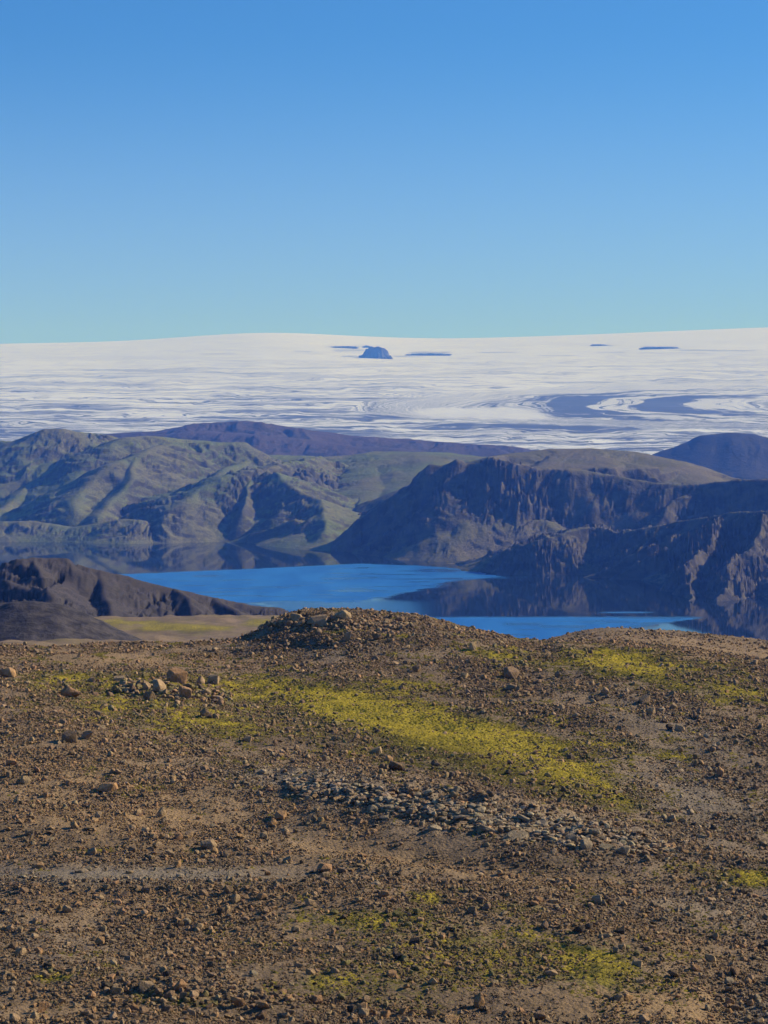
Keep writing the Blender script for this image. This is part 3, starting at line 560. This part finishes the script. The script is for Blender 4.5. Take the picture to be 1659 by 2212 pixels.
LAND = [("on the central mound's crest", 700, 1345, 170, 22), ("on the central mound's right slope", 960, 1400, 120, 40), ('below the central mound crest', 720, 1400, 170, 26),
        ('in the rock heap at left', 385, 1495, 110, 34), ('on the orange stony hump at left', 120, 1540, 150, 60), ('in the pale grey outcrop', 1010, 1765, 330, 30), ("at the grey outcrop's right end", 1330, 1815, 130, 34),
        ("at the grey outcrop's left end", 730, 1725, 90, 30), ('beside the bright yellow moss band', 850, 1550, 230, 50), ('below the yellow moss band', 780, 1640, 200, 30), ('beneath the mossy right knoll', 1370, 1500, 180, 40),
        ('on the purple-grey slope at right', 1520, 1640, 160, 80), ('in shade-darkened moss right of middle', 1150, 1670, 120, 50), ('on brown scree left of middle', 380, 1760, 260, 70), ('along the smooth grey track at left', 200, 1885, 260, 20),
        ('on gravel below the grey outcrop', 900, 1890, 300, 40), ('among the gravel at lower left', 250, 2010, 300, 70), ('in the bottom left corner', 120, 2170, 150, 50), ('in the stone row bottom left of centre', 430, 2150, 180, 50),
        ('in the mossy gravel at bottom centre', 830, 2100, 220, 110), ('on the mossy bank at lower right', 1260, 2090, 180, 70), ('near the bottom right reddish patch', 1500, 2150, 160, 70), ('below bright moss at right edge', 1540, 1960, 180, 40),
        ('on the brown gravel plateau at left', 250, 1425, 260, 20), ('on the far brown rise at right', 1450, 1400, 260, 30)]
rocks = []; used = {}
cl = bpy.data.objects
ORD = ['leftmost', 'second', 'third', 'fourth', 'fifth', 'sixth', 'seventh', 'eighth', 'ninth', 'tenth', 'eleventh', 'twelfth', 'thirteenth', 'fourteenth', 'fifteenth', 'sixteenth', 'seventeenth', 'eighteenth', 'nineteenth', 'twentieth']
info = []
for i, (x, y, s, hr, tone, hero) in enumerate(stones):
    kind = ('slab' if hr < .5 else rs.choice(['wedge', 'block', 'block']) if hr < .8 else 'boulder' if rs.random() < .5 else 'wedge') if s > 0 else 'block'
    me = rs.choice(MESHES[kind]); o = bpy.data.objects.new('rock', me); col.objects.link(o)
    z = float(gz(np.array(x), np.array(y)))
    hz = {'slab': .34, 'block': .72, 'boulder': .8, 'wedge': .62}[kind]
    kz = min(2.1, max(.8, hr * 1.3 / hz)) * (.62 if tone == 'pale grey' and hr < .65 else 1)
    o.scale = (s, s * rs.uniform(.85, 1.1), s * kz)
    o.rotation_euler = (rs.uniform(-.22, .22), rs.uniform(-.22, .22) + (.12 if tone == 'pale grey' else 0), rs.uniform(-.5, .5) + (math.pi if rs.random() < .5 else 0))
    o.location = (x, y, z + s * kz * hz * (.12 if tone == 'pale grey' else .24))
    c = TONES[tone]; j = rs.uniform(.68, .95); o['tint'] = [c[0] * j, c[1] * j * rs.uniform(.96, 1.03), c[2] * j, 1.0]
    u, v = CX + x / y * F, VH + (ZC - z) * F / y
    zi = min(range(len(LAND)), key=lambda q: ((u - LAND[q][1]) / LAND[q][3]) ** 2 + ((v - LAND[q][2]) / LAND[q][4]) ** 2)
    px = s / y * F; size = 'big' if px > 34 else 'medium' if px > 22 else 'small'
    info.append((o, zi, u, v, size, tone, kind, px)); rocks.append(o)
groups = {}
for t in info: groups.setdefault((t[1], t[4], t[5], t[6]), []).append(t)
KN = {'slab': 'rock slab', 'block': 'blocky rock', 'boulder': 'rounded boulder', 'wedge': 'pointed rock'}
for (zi, size, tone, kind), L in groups.items():
    place = LAND[zi][0]; L.sort(key=lambda t: t[2])
    for n, t in enumerate(L):
        base = f"{size} {tone} {KN[kind]} {place}"
        if len(L) == 2: base = f"{['left', 'right'][n]} one of two {size} {tone} {KN[kind]}s {place}".replace('one of two', 'of two')
        elif len(L) > 2:
            w_ = 'leftmost' if n == 0 else 'rightmost' if n == len(L) - 1 else ORD[n] + ' from left'
            base = f"{w_} of {size} {tone} {KN[kind]}s {place}".replace('from left of', 'from left among')
        tag(t[0], base, 'rock', 'loose rocks on the foreground hillside')

# ------------------------------------------------------------------ countless small stones: geometry-node instances of the rock shapes
def scatter_object(name, label, P, Rt, Sc, Tn, srcs):
    me = bpy.data.meshes.new(name); me.vertices.add(len(P)); me.vertices.foreach_set('co', P.astype(np.float32).ravel())
    for k, v, typ in (('rot', Rt, 'FLOAT_VECTOR'), ('scl', Sc, 'FLOAT_VECTOR'), ('tint', Tn, 'FLOAT_VECTOR')):
        a = me.attributes.new(k, typ, 'POINT'); a.data.foreach_set('vector', v.astype(np.float32).ravel())
    me.materials.append(M_rock); o = bpy.data.objects.new(name, me); col.objects.link(o)
    g = bpy.data.node_groups.new(name, 'GeometryNodeTree')
    g.interface.new_socket('Geometry', in_out='INPUT', socket_type='NodeSocketGeometry'); g.interface.new_socket('Geometry', in_out='OUTPUT', socket_type='NodeSocketGeometry')
    gi, go = g.nodes.new('NodeGroupInput'), g.nodes.new('NodeGroupOutput')
    iop = g.nodes.new('GeometryNodeInstanceOnPoints'); jn = g.nodes.new('GeometryNodeJoinGeometry')
    for q in srcs:
        oi = g.nodes.new('GeometryNodeObjectInfo'); oi.inputs['Object'].default_value = q; oi.inputs['As Instance'].default_value = True
        g.links.new(oi.outputs['Geometry'], jn.inputs[0])
    def na(nm):
        n = g.nodes.new('GeometryNodeInputNamedAttribute'); n.data_type = 'FLOAT_VECTOR'; n.inputs['Name'].default_value = nm; return n.outputs['Attribute']
    e2r = g.nodes.new('FunctionNodeEulerToRotation'); g.links.new(na('rot'), e2r.inputs[0])
    g.links.new(gi.outputs[0], iop.inputs['Points']); g.links.new(jn.outputs[0], iop.inputs['Instance']); iop.inputs['Pick Instance'].default_value = True
    g.links.new(e2r.outputs[0], iop.inputs['Rotation']); g.links.new(na('scl'), iop.inputs['Scale']); g.links.new(iop.outputs[0], go.inputs[0])
    md = o.modifiers.new('scatter', 'NODES'); md.node_group = g
    return tag(o, label, kind='stuff')
seen = set(); srcs = []
for o in rocks:
    if o.data.name not in seen: seen.add(o.data.name); srcs.append(o)
def tints(u, v, seed):
    r_ = np.random.default_rng(seed); n = len(u)
    g, o_, m = (np.clip(zone(L, u, v), 0, 1) for L in (GREY, RUST, MOSS))
    q = r_.uniform(0, 1, n); names = list(TONES); C = np.array([TONES[k] for k in names])
    ix = r_.choice([1, 2, 0, 2], n)
    ix = np.where(q < .1 + .55 * o_, np.where(r_.uniform(0, 1, n) < .65, 0, 1), ix)
    ix = np.where(q < .08 + .92 * g, np.where(r_.uniform(0, 1, n) < .45 + .3 * g, 3, 2), ix)
    ix = np.where((m > .3) & (r_.uniform(0, 1, n) < .4), 5, ix); ix = np.where(q < .1 + .35 * np.clip(zone(DARK_SHADED, u, v), 0, 1), 4, ix)
    return (C[ix] * np.where(g > .45, 1.12, .74)[:, None] + np.array([.32, .215, .118]) * np.where(g > .45, 0, .28)[:, None]) * r_.uniform(.82, 1.15, (n, 1)) * r_.uniform(.95, 1.05, (n, 3))
def layer(name, label, x, y, z, s, u, v, seed, flat=(.6, 1.4), tilt=.4):
    r_ = np.random.default_rng(seed); n = len(x)
    sz = r_.uniform(*flat, n); Sc = np.stack([s, s * r_.uniform(.75, 1.15, n), s * sz], -1)
    Rt = np.stack([r_.normal(0, tilt, n), r_.normal(0, tilt, n), r_.uniform(0, 6.28, n)], -1)
    P = np.stack([x, y, z + s * sz * .16], -1)
    scatter_object(name, label, P, Rt, Sc, tints(u, v, seed + 1), srcs)
keep = np.ones(len(fx), bool); keep[list(pick)] = False
cap = float(fs[order[npick - 1]] / fy[order[npick - 1]])
fs = np.minimum(fs, cap * fy)
layer('scree', 'scattered brown and tan stones covering the hillside', fx[keep], fy[keep], fz[keep], fs[keep], fu[keep], fv[keep], 201)
px_, py_, pz_, ps_, pu_, pv_ = scatter(480000, .05, .12, 2.0, far=1.6)
layer('gravel', 'fine brown gravel between the larger stones', px_, py_, pz_, ps_, pu_, pv_, 211)
def rubble(name, label, n, u0, u1, v0, v1, rot, smin, smax, seed, flat):
    uq = rng.uniform(u0, u1, n); cu = (u0 + u1) / 2; vq = (v0 + v1) / 2 + (uq - cu) * math.tan(R(rot)) + rng.normal(0, .42, n) * (v1 - v0) / 2 * np.sqrt(np.clip(1.05 - ((uq - cu) / (u1 - u0) * 2) ** 2, .1, 1))
    P = [hit(a, b) for a, b in zip(uq, vq)]; xq, yq, zq = (np.array([p[k] for p in P]) for k in range(3))
    sq = np.minimum(smin * (smax / smin) ** (rng.uniform(0, 1, n) ** 1.6), cap * yq)
    layer(name, label, xq, yq, zq, sq, uq, vq, seed, flat, .28 if flat[1] < .8 else .4)
rubble('outcrop_rubble', 'close packed pale grey rubble of the rocky outcrop', 3000, 620, 1450, 1725, 1805, 9.5, .25, .95, 301, (.3, .79))
rubble('crest_rubble', 'close packed brown rubble on the central mound crest', 900, 560, 900, 1327, 1372, 1, .25, .9, 311, (.5, 1.2))
rubble('heap_rubble', 'small broken rocks filling the stone heap at left', 420, 250, 500, 1470, 1525, 3, .25, 1.0, 321, (.5, 1.2))
rubble('row_rubble', 'broken tan rocks along the bottom stone row', 500, 200, 640, 2110, 2185, 3, .12, .45, 331, (.5, 1.2))
hx, hy, hz_, hs_, hu, hv = scatter(16000, .18, .7, 2.4, 1090, 1760, 262, 345)
layer('far_scree', 'small stones on the far brown rise at right', hx, hy, hz_, hs_, hu, hv, 221)

# ------------------------------------------------------------------ moss cushions (one mesh)
n = 430000
d = np.sqrt(rng.uniform(86 ** 2, 262 ** 2, n)); u = rng.uniform(-90, 1750, n); x = wx(u, d); z = gz(x, d); v = VH + (ZC - z) * F / d
m = zone(MOSS, u, v) + .55 * fbm(x / 3.2, d / 3.2, 4, 131, .6) + .1
k = rng.uniform(0, 1, n) < sstep(.25, 1.05, m) * .9
x, d, z, m, uM, vM = x[k], d[k], z[k], m[k], u[k], v[k]; n = len(x)
ang = np.linspace(0, 2 * np.pi, 7)[:-1][None] + rng.uniform(0, 6.28, (n, 1)); rad = rng.uniform(.06, .17, (n, 1)) * np.interp(d, [90, 250], [.8, 1.5])[:, None]
rr = rad * rng.uniform(.65, 1.25, (n, 6)); hgt = rad[:, 0] * rng.uniform(.3, .8, n)
vx = x[:, None] + rr * np.cos(ang) * 1.3; vy = d[:, None] + rr * np.sin(ang); vz = gz(vx, vy) - .03
ap = np.stack([x + rng.normal(0, .03, n), d + rng.normal(0, .03, n), z + hgt], -1)[:, None]
co = np.concatenate([np.stack([vx, vy, vz], -1), ap], 1).reshape(-1, 3)
b = (np.arange(n) * 7)[:, None, None]; i6 = np.arange(6); j6 = (i6 + 1) % 6
tri = (b + np.stack([i6, j6, i6 * 0 + 6], -1)[None]).reshape(-1, 3)
me = bpy.data.meshes.new('moss'); me.vertices.add(len(co)); me.vertices.foreach_set('co', co.astype(np.float32).ravel())
me.loops.add(tri.size); me.loops.foreach_set('vertex_index', tri.astype(np.int32).ravel())
me.polygons.add(len(tri)); me.polygons.foreach_set('loop_start', np.arange(len(tri), dtype=np.int32) * 3); me.update(calc_edges=True)
a = me.attributes.new('shade', 'FLOAT', 'POINT'); a.data.foreach_set('value', np.repeat(np.clip(sstep(.35, 1.4, m) - .8 * blob(uM, vM, 1020, 1650, 270, 34, 15) - .4 * blob(uM, vM, 1420, 1490, 200, 26, 12) + rng.normal(0, .15, n), 0, 1), 7).astype(np.float32))  # moss darkened in two zones: shade of slopes facing away, put into colour
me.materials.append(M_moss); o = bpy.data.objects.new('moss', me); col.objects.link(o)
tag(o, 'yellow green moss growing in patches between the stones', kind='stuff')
print('total tris', sum(len(o.data.loops) - 2 * len(o.data.polygons) for o in bpy.data.objects if o.type == 'MESH'))
print('moss tris', len(tri), 'rocks', len(rocks))

# ------------------------------------------------------------------ haze
bm = bmesh.new(); bmesh.ops.create_cube(bm, size=1); me = bpy.data.meshes.new('haze'); bm.to_mesh(me); bm.free()
o = bpy.data.objects.new('haze', me); col.objects.link(o)
zt = 1180.; o.scale = (19200, 31800, zt + 7); o.location = (0, 13800, (zt - 7) / 2)
hm = bpy.data.materials.new('haze'); hm.use_nodes = True; t = hm.node_tree; t.nodes.clear()
pv = t.nodes.new('ShaderNodeVolumePrincipled'); pv.inputs['Color'].default_value = (.075, .22, .95, 1); pv.inputs['Density'].default_value = HAZE_DENSITY
pv.inputs['Anisotropy'].default_value = 0.0; pv.inputs['Absorption Color'].default_value = (1, 1, 1, 1)
mo = t.nodes.new('ShaderNodeOutputMaterial'); t.links.new(pv.outputs[0], mo.inputs['Volume']); me.materials.append(hm)
tag(o, 'thin blue haze in the air over lake and hills', kind='stuff')
